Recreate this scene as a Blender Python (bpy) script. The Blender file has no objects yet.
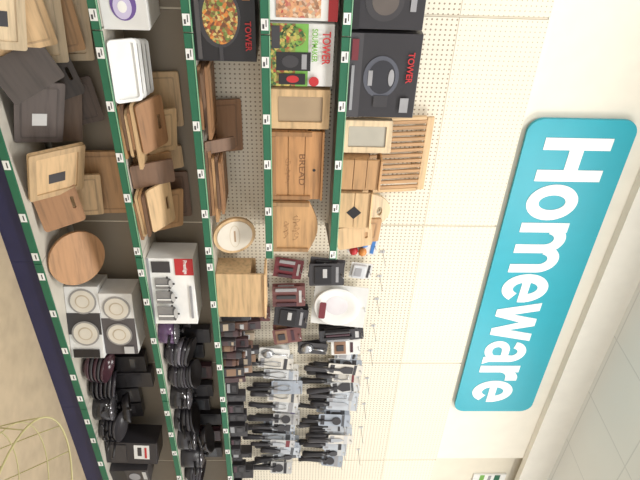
import bpy, bmesh, math, random
from mathutils import Vector, Matrix, Euler
R = random.Random(11)
sc = bpy.context.scene
COL = sc.collection
sc.view_settings.view_transform = 'Standard'

# ------------------------------------------------------------ materials
def lin(c):
    return tuple(((v/255)/12.92 if v/255 <= .04045 else ((v/255+.055)/1.055)**2.4) for v in c)+(1,)

class NT:
    def __init__(s, name):
        s.m = bpy.data.materials.new(name); s.m.use_nodes = True
        s.t = s.m.node_tree; s.b = s.t.nodes['Principled BSDF']
    def n(s, typ, **k):
        nd = s.t.nodes.new(typ)
        for a, v in k.items(): setattr(nd, a, v)
        return nd
    def l(s, a, b): s.t.links.new(a, b)
    def math(s, op, a, b=None):
        nd = s.n('ShaderNodeMath', operation=op)
        for i, v in enumerate((a, b)):
            if v is None: continue
            if isinstance(v, (int, float)): nd.inputs[i].default_value = v
            else: s.l(v, nd.inputs[i])
        return nd.outputs[0]
    def ramp(s, fac, stops):
        r = s.n('ShaderNodeValToRGB'); s.l(fac, r.inputs[0])
        e = r.color_ramp.elements
        while len(e) < len(stops): e.new(.5)
        for i, (p, c) in enumerate(stops): e[i].position = p; e[i].color = lin(c)
        return r.outputs[0]

CACHE = {}
def P(c, rough=.5, metal=0, var=.03, name=None):
    key = ('P', c, rough, metal)
    if key in CACHE: return CACHE[key]
    k = NT(name or 'paint_%d_%d_%d' % c)
    tc = k.n('ShaderNodeTexCoord'); nz = k.n('ShaderNodeTexNoise'); nz.inputs['Scale'].default_value = 9
    k.l(tc.outputs['Object'], nz.inputs['Vector'])
    lo = tuple(max(0, v*(1-var)) for v in c); hi = tuple(min(255, v*(1+var)) for v in c)
    k.l(k.ramp(nz.outputs[0], [(.3, lo), (.7, hi)]), k.b.inputs['Base Color'])
    k.b.inputs['Roughness'].default_value = rough; k.b.inputs['Metallic'].default_value = metal
    CACHE[key] = k.m; return k.m

def WOOD(c, vert=False, dark=.82):
    key = ('W', c, vert)
    if key in CACHE: return CACHE[key]
    k = NT('wood_%d_%d_%d' % c)
    tc = k.n('ShaderNodeTexCoord'); mp = k.n('ShaderNodeMapping')
    mp.inputs['Scale'].default_value = (40, 40, 4) if vert else (4, 40, 40)
    k.l(tc.outputs['Object'], mp.inputs['Vector'])
    nz = k.n('ShaderNodeTexNoise'); nz.inputs['Scale'].default_value = 1.2; nz.inputs['Detail'].default_value = 5
    k.l(mp.outputs[0], nz.inputs['Vector'])
    d = tuple(v*dark for v in c); h = tuple(min(255, v*1.06) for v in c)
    k.l(k.ramp(nz.outputs[0], [(.25, d), (.5, c), (.75, h)]), k.b.inputs['Base Color'])
    k.b.inputs['Roughness'].default_value = .5
    CACHE[key] = k.m; return k.m

def PHOTO(name, cols, scale=30):
    key = ('F', name)
    if key in CACHE: return CACHE[key]
    k = NT('printed_photo_'+name)
    tc = k.n('ShaderNodeTexCoord'); vo = k.n('ShaderNodeTexVoronoi'); vo.inputs['Scale'].default_value = scale
    k.l(tc.outputs['Object'], vo.inputs['Vector'])
    sp = k.n('ShaderNodeSeparateColor'); k.l(vo.outputs['Color'], sp.inputs[0])
    n = len(cols)
    k.l(k.ramp(sp.outputs[0], [(i/n+.02, c) for i, c in enumerate(cols)]), k.b.inputs['Base Color'])
    k.b.inputs['Roughness'].default_value = .3
    CACHE[key] = k.m; return k.m

def GRID(name, base, line, ax, pitch, width, dots=False, rough=.6, off=(0, 0)):
    k = NT(name); tc = k.n('ShaderNodeTexCoord'); sx = k.n('ShaderNodeSeparateXYZ')
    k.l(tc.outputs['Object'], sx.inputs[0])
    o = []
    for i, a in enumerate(ax):
        v = k.math('ADD', sx.outputs[a], 50*pitch[i]+off[i]); v = k.math('DIVIDE', v, pitch[i])
        v = k.math('FRACT', v); v = k.math('SUBTRACT', v, .5); v = k.math('ABSOLUTE', v); o.append(v)
    if dots:
        q = k.math('SQRT', k.math('ADD', k.math('POWER', o[0], 2.), k.math('POWER', o[1], 2.)))
        f = k.math('LESS_THAN', q, width)
    else:
        f = k.math('GREATER_THAN', k.math('MAXIMUM', k.math('ADD', o[0], 0), o[1]), .5-width)
    mx = k.n('ShaderNodeMix', data_type='RGBA'); k.l(f, mx.inputs[0])
    nz = k.n('ShaderNodeTexNoise'); nz.inputs['Scale'].default_value = 1.5; k.l(tc.outputs['Object'], nz.inputs['Vector'])
    k.l(k.ramp(nz.outputs[0], [(.3, tuple(v*.985 for v in base)), (.7, base)]), mx.inputs[6])
    mx.inputs[7].default_value = lin(line); k.l(mx.outputs[2], k.b.inputs['Base Color'])
    k.b.inputs['Roughness'].default_value = rough
    return k.m

# ------------------------------------------------------------ mesh builder
class MB:
    def __init__(s): s.bm = bmesh.new(); s.m = []
    def _add(s, t, mat, M=None, smooth=False):
        if mat not in s.m: s.m.append(mat)
        i = s.m.index(mat)
        if M is not None: bmesh.ops.transform(t, matrix=M, verts=t.verts)
        for f in t.faces: f.material_index = i; f.smooth = smooth
        me = bpy.data.meshes.new('tmp'); t.to_mesh(me); t.free()
        s.bm.from_mesh(me); bpy.data.meshes.remove(me); return s
    def box(s, c, d, mat, bev=0, M=None):
        t = bmesh.new(); bmesh.ops.create_cube(t, size=1)
        bmesh.ops.scale(t, vec=d, verts=t.verts)
        if bev: bmesh.ops.bevel(t, geom=t.edges[:], offset=bev, segments=2, affect='EDGES', profile=.6)
        X = Matrix.Translation(c)
        if M is not None: X = X @ M
        return s._add(t, mat, X)
    def lathe(s, prof, mat, c=(0, 0, 0), seg=28, M=None, sy=1):
        t = bmesh.new(); rings = []
        for r, z in prof:
            if r < 1e-5: rings.append([t.verts.new((0, 0, z))])
            else: rings.append([t.verts.new((r*math.cos(2*math.pi*i/seg), sy*r*math.sin(2*math.pi*i/seg), z)) for i in range(seg)])
        for a, b in zip(rings, rings[1:]):
            for i in range(seg):
                j = (i+1) % seg
                if len(a) == 1 and len(b) == 1: continue
                if len(a) == 1: t.faces.new((a[0], b[j], b[i]))
                elif len(b) == 1: t.faces.new((a[i], a[j], b[0]))
                else: t.faces.new((a[i], a[j], b[j], b[i]))
        bmesh.ops.recalc_face_normals(t, faces=t.faces)
        X = Matrix.Translation(c)
        if M is not None: X = X @ M
        return s._add(t, mat, X, True)
    def tube(s, pts, r, mat, closed=False, seg=8):
        pts = [Vector(p) for p in pts]; t = bmesh.new(); rings = []; n = len(pts)
        rs = r if isinstance(r, (list, tuple)) else [r]*n
        for i, p in enumerate(pts):
            if closed: d = pts[(i+1) % n]-pts[i-1]
            else: d = pts[min(i+1, n-1)]-pts[max(i-1, 0)]
            d.normalize(); up = Vector((0, 0, 1)) if abs(d.z) < .9 else Vector((0, 1, 0))
            a = d.cross(up).normalized(); b = d.cross(a).normalized()
            rings.append([t.verts.new(p+rs[i]*(math.cos(2*math.pi*k/seg)*a+math.sin(2*math.pi*k/seg)*b)) for k in range(seg)])
        for i in range(n if closed else n-1):
            A, B = rings[i], rings[(i+1) % n]
            for k in range(seg): t.faces.new((A[k], A[(k+1) % seg], B[(k+1) % seg], B[k]))
        if not closed: t.faces.new(rings[0]); t.faces.new(rings[-1])
        bmesh.ops.recalc_face_normals(t, faces=t.faces)
        return s._add(t, mat, None, True)
    def prism(s, outline, th, mat, c=(0, 0, 0), holes=(), M=None):
        """outline in xz plane, thickness along y, centred on y=0"""
        t = bmesh.new(); ed = []
        for lp in [outline]+list(holes):
            vs = [t.verts.new((x, -th/2, z)) for x, z in lp]
            ed += [t.edges.new((vs[i], vs[(i+1) % len(vs)])) for i in range(len(vs))]
        if holes: bmesh.ops.triangle_fill(t, edges=ed, use_beauty=True)
        else: t.faces.new(t.verts[:])
        r = bmesh.ops.extrude_face_region(t, geom=t.faces[:])
        bmesh.ops.translate(t, vec=(0, th, 0), verts=[v for v in r['geom'] if isinstance(v, bmesh.types.BMVert)])
        bmesh.ops.recalc_face_normals(t, faces=t.faces)
        X = Matrix.Translation(c)
        if M is not None: X = X @ M
        return s._add(t, mat, X)
    def text(s, txt, cx, y, cz, w, h, mat, depth=.001, off=0, rot=0):
        cu = bpy.data.curves.new('t', 'FONT'); cu.body = txt; cu.offset = off; cu.extrude = .01; cu.resolution_u = 4
        o = bpy.data.objects.new('t', cu); COL.objects.link(o)
        dg = bpy.context.evaluated_depsgraph_get(); me = bpy.data.meshes.new_from_object(o.evaluated_get(dg))
        t = bmesh.new(); t.from_mesh(me)
        bpy.data.objects.remove(o); bpy.data.meshes.remove(me); bpy.data.curves.remove(cu)
        xs = [v.co.x for v in t.verts]; ys = [v.co.y for v in t.verts]
        sx = w/(max(xs)-min(xs)); sy = h/(max(ys)-min(ys))
        mx = (max(xs)+min(xs))/2; my = (max(ys)+min(ys))/2
        for v in t.verts:
            X = (v.co.x-mx)*sx; Y = (v.co.y-my)*sy; Z = depth if v.co.z > 0 else 0
            ca, sa = math.cos(rot), math.sin(rot)
            v.co = Vector((cx+X*ca-Y*sa, y-Z, cz+X*sa+Y*ca))
        return s._add(t, mat)
    def obj(s, name, parent=None, loc=(0, 0, 0), rot=(0, 0, 0), drop=None, **props):
        me = bpy.data.meshes.new(name); s.bm.to_mesh(me); s.bm.free()
        for m in s.m: me.materials.append(m)
        o = bpy.data.objects.new(name, me); COL.objects.link(o)
        loc = Vector(loc)
        if drop is not None:   # rest the lowest point on the shelf
            E = Euler(rot).to_matrix(); loc.z = drop-min((E @ v.co).z for v in me.vertices)+.0005
        o.location = loc; o.rotation_euler = rot
        if parent: o.parent = parent
        for k, v in props.items(): o[k] = v
        return o

def empty(name, loc=(0, 0, 0), rot=(0, 0, 0), **props):
    o = bpy.data.objects.new(name, None); COL.objects.link(o); o.empty_display_size = .05
    o.location = loc; o.rotation_euler = rot
    for k, v in props.items(): o[k] = v
    return o

def rrect(w, h, r, z0=0, n=5):
    pts = []
    for cx, cz, a0 in ((w/2-r, z0+r, -90), (w/2-r, z0+h-r, 0), (-w/2+r, z0+h-r, 90), (-w/2+r, z0+r, 180)):
        for i in range(n+1):
            a = math.radians(a0+90*i/n); pts.append((cx+r*math.cos(a), cz+r*math.sin(a)))
    return pts
def ell(cx, cz, rx, rz, n=28): return [(cx+rx*math.cos(2*math.pi*i/n), cz+rz*math.sin(2*math.pi*i/n)) for i in range(n)]

# palette
CREAM = P((234, 227, 211), .6, var=.01, name='cream_metal'); WHITE = P((236, 236, 234), .5); CARDW = P((222, 222, 220), .5)
BLACK = P((36, 34, 37), .35); CHAR = P((62, 60, 63), .3); RED = P((188, 46, 50), .4); DRED = P((118, 48, 56), .4)
GREEN = P((36, 104, 76), .45, name='green_strip'); LGREEN = P((118, 174, 80), .4); NAVY = P((36, 38, 74), .4)
TEAL = P((32, 164, 184), .45, var=.01, name='teal_sign'); SIGNW = P((248, 248, 246), .5, var=.005)
STEEL = P((190, 192, 196), .28, .8); ORANGE = P((215, 138, 68), .4); PURPLE = P((108, 84, 150), .4); GREY = P((152, 152, 156), .5)
BLUE = P((64, 122, 190), .4); DGLASS = P((58, 54, 60), .05); MAROON = P((72, 46, 54), .2); LGREY = P((190, 190, 190), .35)
BGREY = P((164, 172, 184), .12)
W1 = (204, 172, 130); W2 = (182, 142, 100); W3 = (154, 114, 80); W4 = (116, 88, 68); W5 = (220, 198, 164)
SLATE = (88, 79, 76)

# ------------------------------------------------------------ room shell
CZ = 3.77; BZ = 2.745; FZ = -.04
floor_m = P((178, 160, 134), .75, var=.04, name='beige_floor')
MB().box((3, -3, FZ-.05), (14, 6.4, .1), floor_m).obj('floor', kind='structure')
MB().box((3, .1, (BZ+FZ)/2), (14, .1, BZ-FZ), CREAM).box((1.2, .09, (BZ+CZ)/2), (6.72, .18, CZ-BZ), P((238, 233, 220), .6, var=.008, name='warm_white_bulkhead'))\
    .box((7.3, .13, (BZ+CZ)/2), (5.5, .1, CZ-BZ), P((228, 221, 204), .6, var=.01, name='cream_bulkhead')).obj('wall_back', kind='structure')
MB().box((3, -.03, CZ-.13), (14, .06, .26), P((242, 239, 230), .6, var=.01)).obj('trim_1', kind='structure')
ceil_m = GRID('ceiling_tiles', (234, 237, 236), (214, 218, 218), (0, 1), (.6, .6), .009, off=(0, .1))
MB().box((3, -3, CZ+.05), (14, 6.4, .1), ceil_m).obj('ceiling', kind='structure')

# ------------------------------------------------------------ wall shelving
PEG = GRID('pegboard', (235, 227, 209), (150, 134, 112), (0, 2), (.025, .025), .19, dots=True)
PLAIN = GRID('fine_perforated_panel', (237, 230, 212), (190, 178, 154), (0, 2), (.025, .025), .15, dots=True)
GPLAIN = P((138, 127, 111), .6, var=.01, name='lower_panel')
SEAM = P((208, 199, 180), .6); SHELFM = P((196, 190, 178), .5)
SZ = {1: 1.72, 2: 1.365, 3: 1.03, 4: .64}
bays = [(-.4, .85), (.85, 2.1), (2.1, 3.34), (3.34, 4.56), (4.56, 5.8)]
units = []
for bi, (a, b) in enumerate(bays):
    w = b-a; cx = (a+b)/2
    u = empty('shelving_unit', (cx, 0, 0), label='cream perforated wall shelving bay with green edged metal shelves', category='shelving', group='wall shelving bays')
    units.append(u); pw = w-.012
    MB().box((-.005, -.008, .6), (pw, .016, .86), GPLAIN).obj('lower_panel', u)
    MB().box((-.005, -.008, 1.665), (pw, .016, 1.262), PEG).obj('pegboard_panel', u, label='cream pegboard with rows of small holes')
    MB().box((-.005, -.008, (2.298+BZ)/2), (pw, .016, BZ-2.298), PLAIN).obj('plain_panel', u, label='cream panel with fine perforations')
    MB().box((w/2-.005, -.007, BZ/2), (.009, .014, BZ-.02), SEAM).obj('upright', u)
    MB().box((0, -.21, .115), (w-.004, .4, .03), SHELFM, .002).obj('base_shelf', u)
    MB().box((0, -.395, (FZ+.098)/2), (w-.002, .02, .098-FZ), NAVY).obj('kick_plate', u, label='dark navy kick plate')
    MB().box((0, -.418, .112), (w-.004, .012, .04), GREEN, .002).obj('price_strip', u, label='green price strip')
    for lv in ([3, 4] if bi >= 2 else [1, 2, 3, 4]):
        z = SZ[lv]
        s = MB().box((0, -.18, z), (w-.006, .33, .028), SHELFM, .002).obj('shelf', u)
        MB().box((0, -.352, z), (w-.006, .012, .042), GREEN, .002)\
            .box((0, -.3592, z+.018), (w-.006, .003, .004), P((140, 188, 152), .4)).obj('price_strip', s, label='green price strip')
        for sx in (-w/2+.012, w/2-.014):
            MB().prism([(0, 0), (.26, 0), (0, -.02)], .003, SHELFM, (sx, -.02, z-.0145), M=Matrix.Rotation(-math.pi/2, 4, 'Z')).obj('bracket', s)
        for k in range(5):
            x = -w/2+.12+k*(w-.2)/4+R.uniform(-.06, .06)
            MB().box((x, -.3605, z-.002), (.05, .002, .032), WHITE).box((x-.005, -.362, z+.004), (.03, .001, .004), CHAR)\
                .box((x+.008, -.362, z-.008), (.02, .001, .008), CHAR).obj('price_label', s, label='white price ticket')
    for k in range(5):
        x = -w/2+.12+k*(w-.2)/4+R.uniform(-.04, .04)
        MB().box((x, -.4255, .112), (.05, .002, .032), WHITE).box((x, -.427, .115), (.03, .001, .006), CHAR).obj('price_label', u, label='white price ticket')

# ------------------------------------------------------------ department sign, heavy sans lettering built from strokes
sg = MB().prism(rrect(2.5, .615, .085, 0, 8), .02, TEAL).obj('department_sign', None, (2.615, -.03, 2.77),
    label='teal rounded sign with white department lettering on the bulkhead', category='sign')
def band(cx, cz, ox, oz, ix, iz, a0, a1, n=22):
    A = [math.radians(a0+(a1-a0)*i/n) for i in range(n+1)]
    return [(cx+ox*math.cos(a), cz+oz*math.sin(a)) for a in A]+[(cx+ix*math.cos(a), cz+iz*math.sin(a)) for a in reversed(A)]
def rc(x0, z0, x1, z1): return [(x0, z0), (x1, z0), (x1, z1), (x0, z1)]
XH = .77; S = .25
def L_H(): return 1.0, [rc(0, 0, .27, 1), rc(.73, 0, 1.0, 1), rc(.26, .4, .74, .61)]
def L_o(): return .9, [band(.45, .38, .45, .4, .19, .21, 0, 180), band(.45, .38, .45, .4, .19, .21, 180, 360)]
def L_m(): return 1.4, [rc(0, 0, S, XH)]+[q for k in (0, .57) for q in (band(k+.44, .46, .39, .33, .15, .14, 0, 165), rc(k+.59, 0, k+.83, .47))]
def L_e(): return .88, [band(.44, .38, .44, .4, .19, .22, 0, 180), band(.44, .38, .44, .4, .19, .21, 180, 325), rc(.1, .31, .88, .45), rc(.63, .36, .879, .42)]
def L_w(): return 1.3, [[(0, XH), (.25, XH), (.39, .3), (.34, 0), (.22, 0)], [(.22, 0), (.44, 0), (.65, .48), (.65, XH), (.53, XH), (.35, .2)],
                        [(1.08, 0), (.86, 0), (.65, .48), (.65, XH), (.77, XH), (.95, .2)], [(1.3, XH), (1.05, XH), (.91, .3), (.96, 0), (1.08, 0)]]
def L_a(): return .86, [band(.4, .5, .37, .28, .14, .12, 0, 168), rc(.53, .06, .77, .52), band(.34, .225, .34, .235, .13, .09, 90, 270), band(.34, .225, .34, .235, .2, .09, -90, 0),
                        rc(.33, .32, .56, .46), [(.54, .12), (.6, 0), (.85, 0), (.77, .12)]]
def L_r(): return .58, [rc(0, 0, S, XH), band(.48, .4, .36, .38, .23, .15, 78, 180), [(.46, .55), (.58, .55), (.58, .78), (.46, .78)]]
letters = [L_H(), L_o(), L_m(), L_e(), L_w(), L_a(), L_r(), L_e()]
gap = [.08, .08, .06, .03, .02, .07, .02, 0]
tot = sum(l[0] for l in letters)+sum(gap); SX = 2.27/tot; CH = .385
x = -1.14; lt = MB()
for (wd, parts), g in zip(letters, gap):
    for i, pl in enumerate(parts): lt.prism([(x+px*SX, pz*CH) for px, pz in pl], .004, SIGNW, (0, -.012-.00005*i, .115))
    x += (wd+g)*SX
lt.obj('lettering', sg, label='bold white lettering')
MB().box((0, 0, .15), (.5, .016, .3), WHITE).box((-.1, -.009, .08), (.28, .004, .04), LGREEN).box((-.1, -.009, .22), (.28, .004, .05), GREEN)\
    .box((-.13, -.009, .15), (.2, .004, .025), GREY).obj('aisle_sign', None, (5.16, .07, 3.16), label='small white sign with green stripes', category='sign')

# ------------------------------------------------------------ item builders
def carton(name, label, cat, x0, x1, z, h, yf, dep, body, art=(), group=None, rz=0, rx=0, ry=0):
    w = x1-x0
    b = MB().box((0, 0, h/2), (w, dep, h), body, .003)
    y = -dep/2; lay = 0; tx = MB(); has = False
    for a in art:
        lay += 1; yy = y-.0012*lay
        if a[0] == 'r': b.box(((a[1]+a[3])/2*w-w/2, yy, (a[2]+a[4])/2*h), ((a[3]-a[1])*w, .0024, (a[4]-a[2])*h), a[5])
        elif a[0] == 'e': b.prism(ell(a[1]*w-w/2, a[2]*h, a[3]*w, a[4]*h), .0024, a[5], (0, yy, 0))
        elif a[0] == 't': tx.text(a[1], a[2]*w-w/2, yy-.001, a[3]*h, a[4]*w, a[5]*h, a[6], .001, .02); has = True
    kw = dict(label=label, category=cat)
    if group: kw['group'] = group
    o = b.obj(name, None, ((x0+x1)/2, yf+dep/2, z), (math.radians(rx), math.radians(ry), math.radians(rz)), drop=z, **kw)
    if has: tx.obj('lettering', o)
    return o

def board(label, cx, z, w, h, th, y, lean, col, shape='rect', yaw=0, group='wooden chopping boards', name='chopping_board', roll=0, inlay=None):
    m = WOOD(col); b = MB(); holes = []
    if shape == 'round': out = ell(0, h/2, w/2, h/2, 40)
    elif shape == 'paddle':
        bw = w*.78; r = .02
        out = [(-w/2+r, 0), (-w/2+bw-r, 0), (-w/2+bw, r), (-w/2+bw+.01, h*.36), (w/2-r, h*.38), (w/2, h*.45), (w/2, h*.55), (w/2-r, h*.62), (-w/2+bw+.01, h*.64), (-w/2+bw, h-r), (-w/2+bw-r, h), (-w/2+r, h), (-w/2, h-r), (-w/2, r)]
        holes = [ell(w/2-.03, h/2, .01, .01, 12)]
    elif shape == 'arch':
        out = [(w/2*math.cos(math.pi*i/16), h*.45+h*.55*math.sin(math.pi*i/16)) for i in range(17)]+[(-w/2, 0), (w/2, 0)]
        holes = [ell(0, h*.8, w*.12, h*.05, 14)]
    elif shape == 'slot':
        out = rrect(w, h, .02); holes = [rrect(w*.3, .018, .008, h-.045)]
    else: out = rrect(w, h, min(.012, h*.2))
    b.prism(out, th, m, holes=holes)
    if shape == 'rect' and h > .12:
        b.prism(rrect(w-.05, h-.05, .012, .025), .002, WOOD(tuple(v*.88 for v in col)), (0, -th/2-.0006, 0), holes=[rrect(w-.066, h-.066, .01, .033)])
    if shape == 'framed':
        b.prism(rrect(w, h, .012), .008, WOOD(tuple(v*.9 for v in col)), (0, -th/2-.003, 0), holes=[rrect(w-.07, h-.07, .008, .035)])
    if inlay: b.box((w*.1, -th/2-.001, h*.5), (w*.2, .002, h*.3), inlay)
    return b.obj(name, None, (cx, y, z), (math.radians(lean), math.radians(roll), math.radians(yaw)), drop=z, label=label, category='chopping board', group=group)

def saucepan(x, y, z, r, h, body, label, ang=0, lid=True, long=True, group='pans on the shelves'):
    o = empty('saucepan', (x, y, z), (0, 0, ang), label=label, category='saucepan', group=group)
    MB().lathe([(0, 0), (r*.94, 0), (r, .008), (r, h), (r-.003, h), (r-.003, .01), (0, .008)], body).obj('pot_body', o)
    if long: MB().tube([(r*.98, 0, h*.75), (r+.05, 0, h*.8), (r+.14, 0, h*.95)], .01, BLACK).obj('handle', o)
    else:
        for s in (-1, 1): MB().tube([(s*r*.99, -.03, h*.75), (s*(r+.028), -.025, h*.78), (s*(r+.028), .025, h*.78), (s*r*.99, .03, h*.75)], .006, BLACK).obj('handle', o)
    if lid:
        MB().lathe([(r+.004, h+.0005), (r+.004, h+.005), (r*.6, h+.018), (0, h+.024)], P((100, 98, 102), .05, .4)).obj('lid', o)
        MB().lathe([(.008, h+.02), (.008, h+.032), (.018, h+.038), (.016, h+.048), (0, h+.05)], BLACK).obj('lid_knob', o)
    return o

def frypan(x, y, z, r, label, body=BLACK, rot=(0, 0, 0), group='pans on the shelves', inner=None):
    o = empty('frying_pan', (x, y, z), rot, label=label, category='frying pan', group=group)
    MB().lathe([(0, 0), (r*.78, 0), (r, .045), (r-.003, .046), (r*.76, .005), (0, .005)], body).obj('pan_body', o)
    MB().tube([(r*.97, 0, .038), (r+.05, 0, .05), (r+.12, 0, .062)], .009, BLACK).obj('handle', o)
    if inner: MB().lathe([(0, .006), (r*.5, .006), (r*.5, .0075), (0, .0075)], inner).obj('paper_label', o)
    return o

def bowl(x, y, z, r, h, m, label, group='bowls on the shelves', rot=(0, 0, 0)):
    return MB().lathe([(0, 0), (r*.45, 0), (r*.5, .006), (r*.85, h*.5), (r, h), (r-.004, h), (r*.82, h*.5), (r*.45, .012), (0, .01)], m, seg=32)\
        .obj('bowl', None, (x, y, z), rot, label=label, category='bowl', group=group)

def jar(x, y, z, r, h, m, lidm, labm, label, group='jars on the middle shelf'):
    o = MB().lathe([(0, 0), (r, .003), (r, h*.75), (r*.75, h*.85), (r*.75, h*.87), (0, h*.87)], m, seg=20)\
        .obj('storage_jar', None, (x, y, z), label=label, category='jar', group=group)
    MB().lathe([(0, h*.87), (r*.82, h*.87), (r*.82, h), (0, h)], lidm, seg=20).obj('lid', o)
    MB().lathe([(r+.001, h*.2), (r+.001, h*.6)], labm, seg=20).obj('printed_label', o)
    return o

def woodbox(name, label, cat, x0, x1, z, h, yf, dep, col, top='flat', art=None, planks=3, rz=0, frame=False):
    w = x1-x0; m = WOOD(col); t = .014
    o = empty(name, ((x0+x1)/2, yf+dep/2, z), (0, 0, math.radians(rz)), label=label, category=cat)
    f = MB()
    if top == 'curve':
        n = 14; out = [(w/2, 0), (w/2, h*.8)]+[(w/2-w*i/n, h*(.8+.2*math.sin(math.pi*i/n))) for i in range(1, n)]+[(-w/2, h*.8), (-w/2, 0)]
        f.prism(out, t, m, (0, -dep/2+t/2, 0))
    else:
        ph = h/planks
        for i in range(planks): f.box((0, -dep/2+t/2, ph*(i+.5)), (w, t, ph-.003), m, .002)
    f.obj('front_panel', o)
    if frame:
        dk = WOOD(tuple(v*.84 for v in col))
        for s in (-1, 1): MB().box((s*(w/2-.012), -dep/2-.004, h*.4), (.024, .01, h*.8), dk, .002).obj('corner_batten', o)
        MB().box((0, -dep/2-.004, .012), (w-.05, .01, .024), dk, .002).obj('base_rail', o)
    MB().box((0, dep/2-t/2, h*.4), (w, t, h*.8), m).obj('rear_panel', o)
    for s in (-1, 1): MB().box((s*(w/2-t/2), 0, h*.36+.001), (t, dep-2*t-.002, h*.72), m).obj('side_panel', o)
    MB().box((0, 0, t/2), (w-2*t-.002, dep-2*t-.002, t), m).obj('bottom_panel', o)
    if top != 'curve': MB().box((0, -.004, h+.006), (w+.006, dep+.014, .012), WOOD(tuple(min(255, v*1.08) for v in col)), .003).obj('lid', o)
    for a in art or ():
        tm = MB(); nm = 'emblem'
        if a[0] == 't': tm.text(a[1], a[2]*w, -dep/2-.0002, a[3]*h, a[4]*w, a[5]*h, a[6], .001, .0); nm = 'lettering'
        elif a[0] == 'e': tm.prism(ell(a[1]*w, a[2]*h, a[3], a[3], 16), .002, a[4], (0, -dep/2-.0006, 0)); nm = 'knob'
        elif a[0] == 's': tm.tube([((a[1]+a[3]*(t/48-.5)+.02*math.sin(t*1.1+a[5]))*w, -dep/2-.0003, (a[2]+a[4]*math.sin(t*.75+a[5])*(1-.5*math.cos(t*.31)))*h) for t in range(49)], .0011, a[6], seg=5); nm = 'burned_script'
        elif a[0] == 'd': tm.prism([(a[1]*w, a[2]*h-a[3]), (a[1]*w+a[3], a[2]*h), (a[1]*w, a[2]*h+a[3]), (a[1]*w-a[3], a[2]*h)], .002, a[4], (0, -dep/2-.0006, 0))
        tm.obj(nm, o)
    return o

def framebox(name, label, cat, x0, x1, z, h, yf, dep, col, win, bar=.03, rz=0):
    w = x1-x0
    o = MB().prism(rrect(w, h, .008), .014, WOOD(col), (0, -dep/2+.007, 0), holes=[rrect(w-2*bar, h-2*bar, .006, bar)])\
        .box((0, .007, h/2), (w-.002, dep-.016, h-.004), WOOD(tuple(v*.92 for v in col)), .002)\
        .obj(name, None, ((x0+x1)/2, yf+dep/2, z), (0, 0, math.radians(rz)), label=label, category=cat)
    MB().box((0, -dep/2+.009, h/2), (w-2*bar-.004, .004, h-2*bar-.004), win).obj('window_panel', o)
    return o

T1, T2, T3, T4, T5 = 1.735, 1.38, 1.045, .655, .131
WOK = PHOTO('stirfry', [(215, 140, 64), (170, 84, 52), (90, 124, 58), (215, 195, 124), (112, 72, 48)], 80)
VEG = PHOTO('vegetables', [(76, 120, 56), (175, 60, 50), (108, 158, 70), (215, 188, 102), (56, 90, 48)], 75)
FOOD = PHOTO('food', [(180, 74, 64), (225, 208, 180), (145, 102, 76), (215, 160, 118)], 70)
TAN = P((168, 140, 112), .4); DK = P((50, 48, 52), .35)

# ------------------------------------------------------------ top shelf (1)
carton('appliance_box', 'black carton with a dark grey appliance picture', 'box', .56, .828, T1, .325, -.31, .27, DK,
       [('e', .55, .45, .32, .26, CHAR), ('e', .55, .46, .22, .18, P((96, 88, 84), .3)), ('r', .1, .8, .7, .88, GREY), ('r', .0, .0, 1, .12, BLACK)])
carton('appliance_box', 'black carton showing a dark kettle with red lettering', 'box', .845, 1.25, T1, .335, -.31, .27, DK,
       [('r', .0, .0, 1, .2, P((72, 70, 74), .4)), ('e', .5, .48, .25, .25, P((84, 86, 96), .2)), ('e', .5, .49, .2, .19, P((48, 48, 54), .2)), ('r', .42, .3, .6, .36, GREY),
        ('r', .72, .4, .86, .6, CHAR), ('e', .5, .62, .1, .04, GREY), ('t', 'TOWER', .38, .87, .36, .09, RED), ('r', .06, .05, .3, .14, DRED), ('r', .36, .06, .9, .1, GREY), ('r', .74, .78, .92, .9, GREY)])
framebox('framed_board', 'small pale wood frame with a glass front', 'frame', 1.285, 1.455, T1, .25, -.29, .05, W5, P((180, 175, 162), .15), rz=-6)
rk = empty('slatted_rack', (1.58, -.125, T1), (math.radians(-7), 0, 0), label='pale wooden slatted rack leaning on the pegboard', category='rack')
sl = MB()
for i in range(13): sl.box((-.2+i*.4/12, 0, .255), (.019, .012, .47), WOOD(W2, True), .002)
sl.obj('slats', rk)
for zz in (.022, .49): MB().box((0, .002, zz), (.45, .018, .04), WOOD(W1), .004).obj('rail', rk)
for xx in (-.222, .222): MB().box((xx, .002, .255), (.02, .018, .425), WOOD(W1, True), .004).obj('stile', rk)
woodbox('wooden_crate', 'narrow wooden box with plank front', 'box', 1.475, 1.655, T1, .2, -.325, .14, W2, planks=3, rz=3)
woodbox('wooden_crate', 'pale wooden box with black diamond emblem', 'box', 1.685, 1.9, T1, .17, -.325, .12, W1, planks=2, art=[('d', .05, .5, .04, BLACK)], rz=-3)
board('arched pale wooden board with a grip slot', 1.955, T1, .26, .33, .02, -.105, -8, W5, 'arch', group='boards on the top shelf')
board('small rectangular wooden board with a grip slot', 1.99, T1, .15, .2, .016, -.31, -10, W1, 'slot', group='boards on the top shelf', roll=-5)
board('small rectangular mid brown wooden board', 2.0, T1, .16, .26, .016, -.22, -9, W2, 'rect', group='boards on the top shelf', roll=3)

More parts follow.
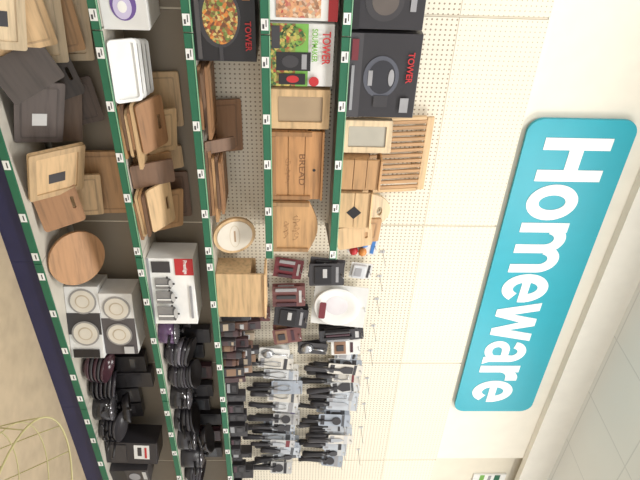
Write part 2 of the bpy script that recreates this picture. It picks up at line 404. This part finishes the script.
# ------------------------------------------------------------ second shelf
carton('appliance_box', 'white and red carton with food photographs', 'box', .52, .80, T2, .3, -.31, .25, CARDW,
       [('r', 0, .86, 1, 1, RED), ('r', .5, .1, .95, .75, FOOD), ('r', .1, .1, .45, .4, FOOD), ('r', .5, .1, .6, .75, RED)])
carton('appliance_box', 'white and green carton with vegetables and red lettering', 'box', .812, 1.1, T2, .29, -.31, .25, CARDW,
       [('r', 0, .0, 1, .6, LGREEN), ('r', 0, 0, 1, .4, VEG), ('r', .44, .1, .74, .64, BLACK), ('e', .59, .32, .1, .13, CHAR), ('r', .47, .5, .71, .58, GREY), ('e', .2, .38, .15, .18, VEG), ('r', .03, .03, .38, .16, CHAR),
        ('r', .78, .14, .96, .56, BLACK), ('e', .87, .36, .06, .1, RED), ('t', 'TOWER', .36, .88, .52, .13, RED), ('t', 'SOUPMAKER', .32, .7, .52, .09, LGREEN), ('e', .9, .7, .08, .08, RED)])
framebox('framed_board', 'kraft coloured wooden framed box with brown window', 'box', 1.118, 1.32, T2, .285, -.31, .1, W1, P((166, 144, 116), .3), .035)
BRN = P((120, 84, 56), .6)
woodbox('bread_bin', 'warm tan wooden bread bin with brown lettering on planks', 'bread bin', 1.34, 1.735, T2, .255, -.30, .24, (186, 138, 92), planks=3, frame=True,
        art=[('t', 'BREAD', .05, .62, .46, .12, BRN), ('e', .05, .86, .008, BLACK), ('s', .05, .33, .36, .04, 0, P((150, 110, 76), .6))])
woodbox('storage_bin', 'wide wooden bin with curved top and faint script', 'bin', 1.755, 2.085, T2, .25, -.30, .24, (194, 152, 106), top='curve', frame=True,
        art=[('s', 0, .52, .5, .06, 0, P((152, 114, 80), .6)), ('s', .05, .3, .34, .04, 1, P((152, 114, 80), .6))])

# ------------------------------------------------------------ third shelf
carton('cookware_box', 'black carton with a wok of orange stir fry', 'box', .6, .99, T3, .275, -.31, .25, BLACK,
       [('e', .5, .42, .34, .34, CHAR), ('e', .5, .44, .3, .28, WOK), ('r', .8, .4, .99, .46, CHAR), ('t', 'TOWER', .7, .88, .34, .1, RED), ('r', .03, .05, .97, .12, P((84, 80, 80), .4)), ('r', .06, .18, .15, .3, WHITE), ('r', .05, .8, .3, .92, ORANGE)])
for cx, cols in ((1.2, (W3, W4, W3)), (1.66, (W4, W3, W2, W4, W3))):
    z = T3
    for c in cols:
        board('brown wooden chopping board lying in a low stack', cx+R.uniform(-.03, .03), z, R.uniform(.3, .4), R.uniform(.2, .24), .014, -.32, -90, c, 'rect', R.uniform(-10, 10), 'stacked chopping boards'); z += .0165
board('brown wooden board standing on edge', 1.44, T3, .3, .17, .012, -.065, -12, W3, 'rect', 0, 'boards on edge')
board('small dark wooden board tilted on the shelf', 1.44, T3, .07, .16, .012, -.3, -25, W4, 'plain', 0, 'boards on edge')
rb = board('round pale board with wooden rim standing upright', 2.02, T3, .25, .24, .018, -.28, -16, W1, 'round', name='round_board', group='round boards', yaw=4)
MB().prism(ell(0, .12, .106, .1, 32), .003, P((218, 210, 196), .5), (0, -.0105, 0)).prism(ell(0, .12, .08, .03, 24), .001, P((200, 186, 164), .5), (0, -.0123, 0), holes=[ell(0, .12, .076, .026, 24)])\
    .box((0, -.0123, .12), (.08, .001, .01), TAN).obj('printed_face', rb)
woodbox('wooden_crate', 'pale wooden box with hinged lid', 'box', 2.26, 2.58, T3, .28, -.32, .17, W1, planks=1, rz=-4)
BR = [P((104, 76, 64), .3), P((64, 60, 62), .3), P((140, 112, 90), .4), P((76, 56, 58), .3), P((172, 156, 136), .4), CHAR]
for row in range(3):
    x = 2.64+.02*row
    while x < 3.17:
        ww = R.uniform(.045, .085); hh = R.uniform(.08, .15)+.045*row
        if R.random() < .2: jar(x+.03, -.3+.095*row, T3, .028, hh, BR[R.randrange(6)], BR[R.randrange(6)], BR[R.randrange(6)], 'small dark storage jar with printed label'); x += .07
        else:
            carton('gadget_pack', 'small brown and dark kitchen gadget pack', 'packaging', x, x+ww, T3, hh, -.335+.095*row, R.uniform(.03, .05), BR[R.randrange(6)],
                   [('r', .1, R.uniform(.1, .3), .9, R.uniform(.45, .6), BR[R.randrange(6)]), ('r', .2, .7, .8, .85, (LGREY, BR[4], CHAR)[R.randrange(3)])], 'gadget packs on the middle shelf', rz=R.uniform(-15, 10), rx=R.uniform(-10, 0)); x += ww+.014
x = 3.24
for i in range(14):
    ww = R.uniform(.05, .1)
    carton('knife_pack', 'slim dark carton standing on the shelf', 'box', x, x+ww, T3, R.uniform(.06, .16), -.33+R.uniform(0, .04), R.uniform(.04, .08), (BLACK, CHAR, BLACK, DK)[i % 4],
           [('r', .1, .1, .9, .35, (GREY, CHAR, MAROON, CHAR)[i % 4]), ('r', .2, .5, .8, .85, CHAR)], 'black cartons on the middle shelf', rz=R.uniform(-10, 6)); x += ww+.018
    if x > 4.45: break
frypan(4.85, -.18, T3, .13, 'black frying pan on the shelf')

# ------------------------------------------------------------ fourth shelf
carton('appliance_box', 'white carton with purple iron picture', 'box', .55, .86, T4, .2, -.31, .25, CARDW,
       [('e', .65, .5, .22, .28, PURPLE), ('e', .68, .48, .17, .2, P((200, 192, 222), .4)), ('e', .68, .48, .08, .1, WHITE)])
for i in range(4):
    MB().prism(rrect(.29-.01*i, .13+.01*i, .02), .014, WHITE, holes=[rrect(.26-.01*i, .1+.01*i, .014, .015)]).box((0, .006, .065+.005*i), (.27-.01*i, .003, .115+.01*i), WHITE)\
        .obj('serving_dish', None, (1.05+.008*i, -.33+i*.034, T4), (math.radians(-28), 0, math.radians(-4)), drop=T4, label='white ceramic rectangular dish on its edge', category='dish', group='white dishes')
for cx, cols in ((1.38, (W2, W4, W1, W3, W1)), (1.86, (W3, W1, W2, W4))):
    z = T4
    for c in cols:
        board('wooden chopping board lying in a stack', cx+R.uniform(-.03, .03), z, R.uniform(.26, .37), R.uniform(.19, .24), .013, -.335, -90, c, ('slot', 'rect', 'paddle')[R.randrange(3)], R.uniform(-14, 14), 'stacked chopping boards'); z += .0155
    board('small wooden board propped on a stack', cx-.03, z, .28, .16, .012, -.31, -50, (W3, W1)[cx > 1.5], 'slot', R.uniform(-10, 10), 'propped boards')
    board('small wooden board propped on a stack', cx+.04, z, .24, .16, .012, -.2, -34, (W1, W2)[cx > 1.5], 'rect', R.uniform(-8, 8), 'propped boards', roll=5)
for cx, w_, h_, c, y_ in ((1.62, .14, .22, W4, -.3), (1.62, .15, .2, W2, -.22), (1.63, .14, .24, W1, -.14)):
    board('narrow wooden board standing between the stacks', cx, T4, w_, h_, .012, y_, -22, c, 'plain', 4, 'narrow boards')
board('pale wooden board leaning on the panel', 1.3, T4, .3, .25, .014, -.07, -9, W1, 'rect', 0, 'boards leaning on the panel')
board('dark wooden board leaning on the panel', 1.88, T4, .3, .24, .014, -.07, -9, W4, 'rect', 0, 'boards leaning on the panel')
SP = P((150, 152, 156), .2, .5); SPD = P((96, 98, 102), .2, .4)
art = [('r', 0, 0, 1, .05, GREY), ('r', .0, .6, .24, 1, RED), ('t', 'Prestige', .12, .82, .2, .11, WHITE), ('r', .04, .1, .2, .5, CHAR), ('r', .4, .88, .9, .93, GREY)]
for k, (cx, s) in enumerate(((.36, .16), (.56, .19), (.8, .22))):
    art += [('r', cx-s/2, .14, cx+s/2, .3+s, SP), ('e', cx, .3+s, s/2, .05, SPD), ('e', cx, .33+s, s*.35, .05, LGREY), ('e', cx, .39+s, .014, .025, BLACK), ('r', cx-s/2-.03, .24+s, cx-s/2, .28+s, BLACK), ('r', cx+s*.1, .16, cx+s*.2, .28+s, WHITE)]
carton('cookware_box', 'white carton with steel saucepans and red lettering', 'box', 2.17, 2.63, T4, .265, -.32, .19, P((240, 240, 238), .45), art, rz=-8)
saucepan(2.78, -.24, T4, .085, .1, P((96, 72, 104), .15), 'dark purple saucepan with glass lid', -1.9, group='purple pans')
saucepan(2.82, -.09, T4, .06, .16, CHAR, 'tall charcoal saucepan with lid', -1.2, long=False)
for k in range(5): bowl(3.0+R.uniform(-.01, .01), -.22+.004*k, T4+.026*k, .1, .07, (DGLASS, CHAR, P((112, 108, 116), .04))[k % 3], 'glossy smoked glass bowl in a nested stack', rot=(.05*k, .04*k, 0))
for k in range(6): bowl(3.22, -.22, T4+.024*k, .1, .07, (DGLASS, BLACK, CHAR)[k % 3], 'glossy smoked glass bowl in a nested stack', rot=(.03*k, -.04*k, 0))
saucepan(3.44, -.22, T4, .1, .12, P((50, 48, 50), .06), 'black glossy saucepan with lid', -2.1)
for k in range(4): frypan(3.68+.01*k, -.22, T4+.032*k, .115, 'black frying pan in a nested stack', (CHAR, BLACK, DK, BLACK)[k], (.04*k, -.05*k, -2.3+.5*k))
saucepan(3.92, -.22, T4, .1, .12, P((66, 64, 68), .08), 'charcoal casserole pan with loop handles', 1.3, long=False)
frypan(3.93, -.24, T4+.185, .11, 'black frying pan resting tilted on a lid', CHAR, (.2, .15, -2.2))
saucepan(4.15, -.22, T4, .1, .15, DK, 'black saucepan with lid', -1.9)
for k in range(4): bowl(4.38, -.22, T4+.024*k, .1, .07, (DK, DGLASS)[k % 2], 'glossy dark bowl in a nested stack', rot=(.04*k, .03*k, 0))
for i, x in enumerate((2.93, 3.08, 3.3, 3.5, 3.66, 3.84, 4.05, 4.27)):
    carton('cookware_box', 'tall dark carton behind the pans', 'box', x, x+.13, T4, R.uniform(.18, .3), -.085, .05, (CHAR, BLACK, MAROON, DK)[i % 4], [('r', .1, .5, .9, .85, (CHAR, SPD, BLACK)[i % 3])], 'dark cartons behind the pans')
frypan(4.75, -.18, T4, .13, 'black frying pan on the shelf', rot=(0, 0, -1.5))

# ------------------------------------------------------------ base shelf
for i, (c, w, h, ro, yw) in enumerate(((W5, .32, .2, 8, -8), (W1, .38, .26, -6, 4), (W5, .4, .31, 4, 0), (W2, .34, .35, -5, 0), (W5, .3, .39, 3, 0))):
    board('pale wooden board leaning upright', .76+.04*i, T5, w, h, .012, -.39+i*.056, -24+2*i, c, ('framed', 'rect')[i % 2], yw, 'leaning pale boards', inlay=CHAR if i == 0 else None, roll=ro)
for i, (c, w, h, ro, yw) in enumerate((((80, 72, 68), .2, .26, -30, -10), (SLATE, .34, .22, 16, 6), ((74, 66, 62), .22, .32, -14, 0), ((116, 96, 82), .34, .28, 10, 0), ((92, 76, 66), .24, .36, -8, 0))):
    board('dark grey brown board leaning upright', (1.1, 1.25, 1.18, 1.28, 1.33)[i], T5, w, h, .01, -.395+i*.054, -28+3*i, c, ('plain', 'rect', 'slot')[i % 3], yw, 'leaning dark boards', roll=ro, inlay=LGREY if i == 1 else None)
board('large mid brown wooden board leaning on the panel', 1.78, T5, .4, .48, .016, -.11, -7, W2, 'rect', 0, 'large boards on the base', roll=2)
board('large tilted pale wooden board with dark label', 1.58, T5, .32, .28, .018, -.39, -38, W1, 'framed', 12, 'large boards on the base', inlay=CHAR, roll=16)
board('small brown wooden board leaning back', 1.82, T5, .24, .22, .014, -.34, -30, W3, 'slot', -6, 'small boards on the base', roll=-8)
board('small pale wooden board leaning back', 1.8, T5, .26, .3, .014, -.22, -16, W1, 'rect', 0, 'small boards on the base', roll=5)
board('large round light brown wooden board leaning back', 2.16, T5, .33, .32, .02, -.37, -40, (176, 132, 92), 'round', -10, name='round_board', group='round boards on the base')
PLT = P((214, 208, 196), .3); PCT = P((190, 176, 154), .4); SG = P((150, 148, 146), .4)
def dish(cx, cz, rx, rz): return [('e', cx, cz, rx*1.15, rz*1.15, SG), ('e', cx, cz, rx, rz, PLT), ('e', cx, cz, rx*.6, rz*.6, PCT), ('e', cx, cz, rx*.5, rz*.5, PLT)]
carton('tableware_box', 'white carton with two round dish pictures', 'box', 2.42, 2.9, T5, .2, -.34, .2, CARDW, [('r', .36, 0, .66, 1, CHAR)]+dish(.2, .52, .15, .36)+dish(.64, .52, .15, .36)+[('r', .86, .1, .98, .9, BLACK)], 'cartons on the base shelf', rz=-18)
carton('tableware_box', 'white and dark carton with round dish pictures', 'box', 2.45, 2.88, T5+.2015, .2, -.33, .19, CARDW, [('r', .4, 0, 1, 1, P((88, 84, 86), .4))]+dish(.24, .5, .17, .36)+dish(.66, .5, .16, .34)+[('r', .86, .6, .98, .9, LGREY)], 'cartons on the base shelf', rz=-12)
for k in range(5):
    bowl(3.08, -.28, T5+.026*k, .1, .055, (MAROON, CHAR)[k % 2], 'dark stoneware bowl in a nested stack', 'bowls on the base shelf', rot=(.04*k, .02*k, 0))
for k in range(6):
    bowl(3.28, -.27+.003*k, T5+.023*k, .1, .045, (BLACK, CHAR, DGLASS)[k % 3], 'black stoneware bowl in a nested stack', 'bowls on the base shelf', rot=(-.03*k, .04*k, 0))
saucepan(3.49, -.28, T5, .095, .12, P((50, 48, 50), .06), 'black glossy saucepan with lid', -2.3)
frypan(3.5, -.29, T5+.185, .11, 'black frying pan resting tilted on a lid', BLACK, (.15, -.2, -2.4))
for k in range(4): frypan(3.71, -.28, T5+.032*k, .11, 'black frying pan in a nested stack', (CHAR, BLACK, DK, CHAR)[k], (.04*k, .05*k, -2.5+.4*k))
for i, x in enumerate((2.98, 3.15, 3.32, 3.49, 3.66)):
    carton('cookware_box', 'tall dark carton behind the bowls', 'box', x, x+.15, T5, R.uniform(.22, .38), -.14, .08, (MAROON, BLACK, CHAR, DK, BLACK)[i], [('r', .1, .1, .9, .5, (CHAR, BLACK, DK)[i % 3]), ('r', .1, .7, .7, .8, (CHAR, SPD)[i % 2])], 'dark cartons behind the bowls', rx=R.uniform(-4, 0))
carton('cookware_box', 'black carton with white label', 'box', 3.86, 4.06, T5, .37, -.35, .2, DK,
       [('r', .1, .55, .75, .85, CARDW), ('r', .2, .62, .6, .7, CHAR), ('r', .2, .76, .7, .8, RED), ('r', .1, .1, .9, .4, CHAR)], rz=-12, ry=3)
carton('cookware_box', 'dark carton with pan picture', 'box', 4.13, 4.32, T5, .28, -.36, .2, CHAR,
       [('r', 0, 0, 1, .4, BLACK), ('e', .5, .62, .28, .15, GREY), ('r', .1, .85, .7, .95, LGREY)], rz=6)
saucepan(4.5, -.24, T5, .11, .13, DK, 'black saucepan with lid', -2.2)
saucepan(4.8, -.22, T5, .13, .13, CHAR, 'charcoal saucepan with lid', -1.5)

# ------------------------------------------------------------ hanging goods
HOOKM = P((205, 205, 205), .3, .7)
def hook(x, z, L):
    for bi, (a, b) in enumerate(bays):
        if a <= x < b:
            cx = (a+b)/2
            MB().tube([(x-cx, -.016, z), (x-cx, -.02-L, z), (x-cx, -.028-L, z+.012)], .0025, HOOKM, seg=6).box((x-cx, -.018, z), (.02, .004, .03), HOOKM).obj('peg_hook', units[bi])
CLRS = [P((206, 208, 210), .1), BGREY, P((186, 192, 200), .1), LGREY, P((212, 208, 200), .2)]
def utensil(x, y, z, kind, acc, group, label):
    o = empty('kitchen_utensil', (x, y, z), (0, math.radians(R.uniform(-8, 8)), math.radians(R.uniform(-40, 6))), label=label, category='kitchen utensil', group=group)
    cw = R.uniform(.065, .11); cl = R.uniform(.16, .26); hl = R.uniform(.1, .18); t = R.uniform(.6, 1.15)
    MB().prism(rrect(cw, cl, .008, -cl+.02), .004, CLRS[R.randrange(5)], holes=[ell(0, 0, .008, .008, 12)])\
        .box((0, -.003, -.035), (cw-.004, .002, R.uniform(.015, .04)), acc).box((0, -.003, -cl+.05), (cw*.8, .002, .03), (CHAR, GREY)[kind % 2]).obj('printed_card', o)
    h = MB(); k = kind % 4
    if k == 0: h.prism([(-.028, -.05), (.028, -.05), (.032, -.11), (.01, -.14), (.008, -cl), (-.008, -cl), (-.01, -.14), (-.032, -.11)], .006, CHAR, (0, -.009, 0))
    elif k == 1: h.prism([(0, -.05), (.018, -.09), (.02, -cl), (-.014, -cl), (-.014, -.08)], .005, STEEL, (0, -.009, 0))
    elif k == 2:
        h.prism(ell(0, -.085, .03, .034, 20), .012, CHAR, (0, -.012, 0)); h.tube([(0, -.012, -.11), (0, -.012, -cl)], .006, CHAR)
    else:
        h.tube([(0, -.012, -cl), (-.024, -.012, -.12), (-.016, -.012, -.07), (.016, -.012, -.07), (.024, -.012, -.12), (.002, -.012, -cl)], .004, STEEL, seg=5)
    h.obj('utensil_head', o)
    MB().tube([(0, -.014, -cl+.04), (0, -.016, -cl-.01), (0, -.017, -cl-hl*.5), (0, -.016, -cl-hl*.9), (0, -.016, -cl-hl)], [v*t for v in (.014, .02, .021, .026, .016)], (BLACK, DK, CHAR)[R.randrange(3)]).obj('handle', o)
ACC = [CHAR, GREY, SPD, DRED, BGREY, CHAR, LGREY, GREY, P((120, 110, 150), .4), SPD]
LB = ['black nylon turner with chunky handle on a pale card', 'black handled knife on a clear hanging card', 'black nylon spoon on a pale hanging card', 'black handled whisk on a grey hanging card']
for row, zt in enumerate((1.95, 1.53)):
    for i, x in enumerate(((3.26, 3.39, 3.48, 3.61, 3.7, 3.83, 3.97, 4.07, 4.2, 4.31, 4.44), (3.25, 3.37, 3.5, 3.6, 3.73, 3.88, 3.98, 4.12, 4.22, 4.35, 4.45))[row]):
        zz = zt+R.choice((0, .015, .03, -.02, -.04)); hook(x, zz, .15)
        for k in range(R.choice((2, 2, 3))):
            kd = R.randrange(4)
            utensil(x, -.055-.05*k, zz-.006, kd, ACC[R.randrange(10)], ('utensils on the upper hooks', 'utensils on the lower hooks')[row], LB[kd])

def hangpack(name, label, cat, x0, x1, z0, z1, y, card, build=None, group='hanging packs', n=1):
    w = x1-x0; h = z1-z0; cx = (x0+x1)/2
    hook(cx, z1-.018, -y+.01)
    for q in range(n):
        an = math.radians(R.uniform(-9, 9)); yw = R.uniform(-24, 8)
        o = MB().prism(rrect(w, h, .008, -h+.018), .004, card, holes=[ell(0, 0, .008, .008, 12)]).obj(name, None, (cx, y+.04*q, z1-.022), (0, an, math.radians(yw)), label=label, category=cat, group=group)
        if build:
            b = MB(); build(b, w, h)
            bmesh.ops.translate(b.bm, vec=(0, 0, -h+.018), verts=b.bm.verts)
            b.obj('product', o)
def b_black(b, w, h):
    b.box((0, -.008, h*.4), (w*.8, .012, h*.5), BLACK, .004)
    b.box((-w*.1, -.016, h*.45), (w*.4, .004, h*.12), LGREY, .001); b.box((0, -.004, h*.8), (w*.7, .003, h*.08), GREY)
def b_scour(b, w, h):
    for k, m in enumerate((BLUE, RED, BLUE, ORANGE)):
        b.lathe([(0, -.028), (.02, -.02), (.03, 0), (.02, .02), (0, .028)], m, ((-.03, .032)[k % 2], -.03, .035+.055*(k//2)), seg=14)
    b.box((0, -.004, h*.85), (w*.8, .003, h*.12), BLUE)
def b_oval(b, w, h):
    M = Matrix.Rotation(math.pi/2, 4, 'X') @ Matrix.Scale(1.15, 4, (0, 1, 0)); r = w*.46
    b.lathe([(0, 0), (r*.7, .0), (r, .03), (r*.97, .034), (r*.68, .008), (0, .008)], WHITE, (0, -.003, h*.44), M=M, seg=36)
    b.lathe([(0, .009), (r*.5, .009)], P((222, 218, 222), .2), (0, -.003, h*.44), M=M, seg=36)
    b.prism(rrect(w*.4, h*.12, .01, h*.12), .004, DRED, (w*.1, -.045, 0))
def b_set(b, w, h):
    n = R.choice((3, 4))
    for k in range(n): b.box((-w*.36+k*w*.72/(n-1), -.01, h*.42), (w*.16, .014, h*R.uniform(.45, .65)), (CHAR, MAROON, BLACK, GREY)[(k+n) % 4], .003)
    b.box((0, -.004, h*.85), (w*.6, .003, h*.08), LGREY)
def b_label(b, w, h):
    b.box((0, -.004, h*.3), (w*.85, .003, h*.4), P((146, 112, 90), .4)); b.box((0, -.004, h*.7), (w*.7, .003, h*.1), MAROON); b.box((0, -.008, h*.3), (w*.4, .012, h*.25), CHAR, .003)
def b_clear(b, w, h):
    b.box((0, -.012, h*.4), (w*.86, .022, h*.62), P((198, 200, 204), .04), .01)
    b.box((0, -.025, h*.35), (w*.5, .004, h*.3), GREY, .001); b.box((0, -.004, h*.84), (w*.8, .003, h*.1), CHAR)
def b_ladle(b, w, h):
    M = Matrix.Rotation(math.pi/2, 4, 'X')
    b.lathe([(0, .03), (.03, .024), (.045, .004), (.043, .004), (.028, .02), (0, .026)], STEEL, (0, -.004, .06), M=M, seg=20)
    b.tube([(0, -.008, .1), (0, -.014, h*.9)], .005, STEEL)
CLR = P((216, 216, 214), .1); MR = P((116, 74, 72), .35)
H = hangpack; KU = 'kitchen utensils'; PC = 'pale card pack in clear film'
H('scourer_pack', 'clear pack of blue and red scourers', 'scourers', 2.17, 2.3, 1.84, 2.02, -.05, CLR, b_scour)
H('utensil_pack', 'black card pack with pale label', KU, 2.33, 2.48, 1.6, 1.82, -.12, CHAR, b_black, n=2)
H('utensil_pack', PC, KU, 2.36, 2.48, 1.86, 2.0, -.07, CLR, b_clear)
H('serving_plate', 'white oval plate with dark red label in clear film', 'plate', 2.54, 2.82, 1.63, 1.98, -.13, CLR, b_oval)
H('utensil_pack', 'black card pack with black tools', KU, 2.85, 2.96, 1.68, 1.98, -.14, DK, b_set, n=3)
H('utensil_pack', 'dark red card pack with black tools', KU, 2.36, 2.5, 1.38, 1.56, -.05, DRED, b_set)
H('utensil_pack', 'dark red card pack with black tools', KU, 2.52, 2.66, 1.37, 1.58, -.12, MR, b_set, n=2)
H('utensil_pack', 'black card pack with pale label', KU, 2.7, 2.83, 1.38, 1.6, -.15, DK, b_black, n=3)
H('utensil_pack', 'dark red card pack with brown picture', KU, 2.87, 2.98, 1.37, 1.56, -.13, MR, b_label, n=2)
H('utensil_pack', 'black card pack with black tools', KU, 2.45, 2.57, 1.2, 1.34, -.06, CHAR, b_set)
H('utensil_pack', 'dark red card pack with brown picture', KU, 2.75, 2.86, 1.22, 1.35, -.06, MR, b_label)
H('utensil_pack', 'white card pack with brown picture', KU, 3.0, 3.11, 1.77, 1.97, -.12, CARDW, b_label, n=2)
H('utensil_pack', PC, KU, 3.13, 3.2, 1.8, 1.96, -.1, BGREY, b_clear)
H('ladle_pack', 'steel ladle on a card', 'ladle', 3.02, 3.12, 1.54, 1.74, -.13, CHAR, b_ladle, n=2)
H('ladle_pack', 'steel ladle on a white card', 'ladle', 3.08, 3.18, 1.27, 1.48, -.12, CARDW, b_ladle, n=2)
for x in (2.3, 2.5, 2.7, 2.95, 3.2, 3.5, 3.8, 4.1, 4.4): hook(x, 2.06, .14)

# ------------------------------------------------------------ wire bin
WIRE = P((178, 170, 122), .4, .15)
bn = empty('wire_bin', (1.95, -1.97, FZ), label='round dull olive wire basket bin standing on the floor', category='wire basket')
HB = .7
def rr(z): return .2+.15*(z/HB)
MB().tube([(rr(HB)*math.cos(a), rr(HB)*math.sin(a), HB) for a in [2*math.pi*i/48 for i in range(48)]], .0034, WIRE, True).obj('rim', bn)
bd = MB()
for zz in (.01, .3, .52, .62):
    bd.tube([(rr(zz)*math.cos(2*math.pi*i/40), rr(zz)*math.sin(2*math.pi*i/40), zz) for i in range(40)], .0022, WIRE, True, 6)
for i in range(14):
    a = 2*math.pi*i/14; tw = .9
    bd.tube([((rr(HB*t)+.02*math.sin(math.pi*t))*math.cos(a+tw*t), (rr(HB*t)+.02*math.sin(math.pi*t))*math.sin(a+tw*t), .01+(HB-.01)*t) for t in [q/8 for q in range(9)]], .0022, WIRE, seg=6)
for i in range(5):
    q = -.14+.07*i; s = math.sqrt(.04-q*q); bd.tube([(q, -s, .012), (q, s, .012)], .0022, WIRE, seg=6)
bd.obj('wire_mesh', bn)

# ------------------------------------------------------------ lights
EM = NT('light_diffuser'); EM.b.inputs['Emission Color'].default_value = (1, .99, .97, 1); EM.b.inputs['Emission Strength'].default_value = 3
for i, x in enumerate((.3, 2.7, 5.1)):
    l = MB().box((0, 0, 0), (1.2, .6, .03), P((235, 235, 235), .5)).obj('ceiling_light', None, (x, -1.75, CZ-.016), label='white recessed ceiling light panel', category='ceiling light', group='ceiling lights')
    MB().box((0, 0, -.017), (1.14, .54, .004), EM.m).obj('diffuser', l)
    ld = bpy.data.lights.new('lamp', 'AREA'); ld.shape = 'RECTANGLE'; ld.size = 1.1; ld.size_y = .5; ld.energy = 54; ld.color = (1, .985, .955)
    lo = bpy.data.objects.new('lamp', ld); COL.objects.link(lo); lo.location = (0, 0, -.03); lo.parent = l
w = bpy.data.worlds.new('world'); sc.world = w; w.use_nodes = True
w.node_tree.nodes['Background'].inputs[0].default_value = (1, .99, .97, 1); w.node_tree.nodes['Background'].inputs[1].default_value = 1.08

# ------------------------------------------------------------ camera (phone held sideways)
cam = bpy.data.cameras.new('camera'); co = bpy.data.objects.new('camera', cam); COL.objects.link(co); sc.camera = co
yaw = math.radians(36.6); p = math.atan(26/600); r = .0115
F = Vector((math.sin(yaw)*math.cos(p), math.cos(yaw)*math.cos(p), math.sin(p)))
R0 = Vector((math.cos(yaw), -math.sin(yaw), 0)); U0 = R0.cross(F)
Rc = R0*math.cos(r)+U0*math.sin(r); Uc = U0*math.cos(r)-R0*math.sin(r)
X, Y, Z = Uc, -Rc, -F
M = Matrix(((X.x, Y.x, Z.x, 0), (X.y, Y.y, Z.y, -3.0), (X.z, Y.z, Z.z, 1.5), (0, 0, 0, 1)))
co.matrix_world = M; cam.lens = 33.75; cam.sensor_width = 36; cam.clip_start = .05
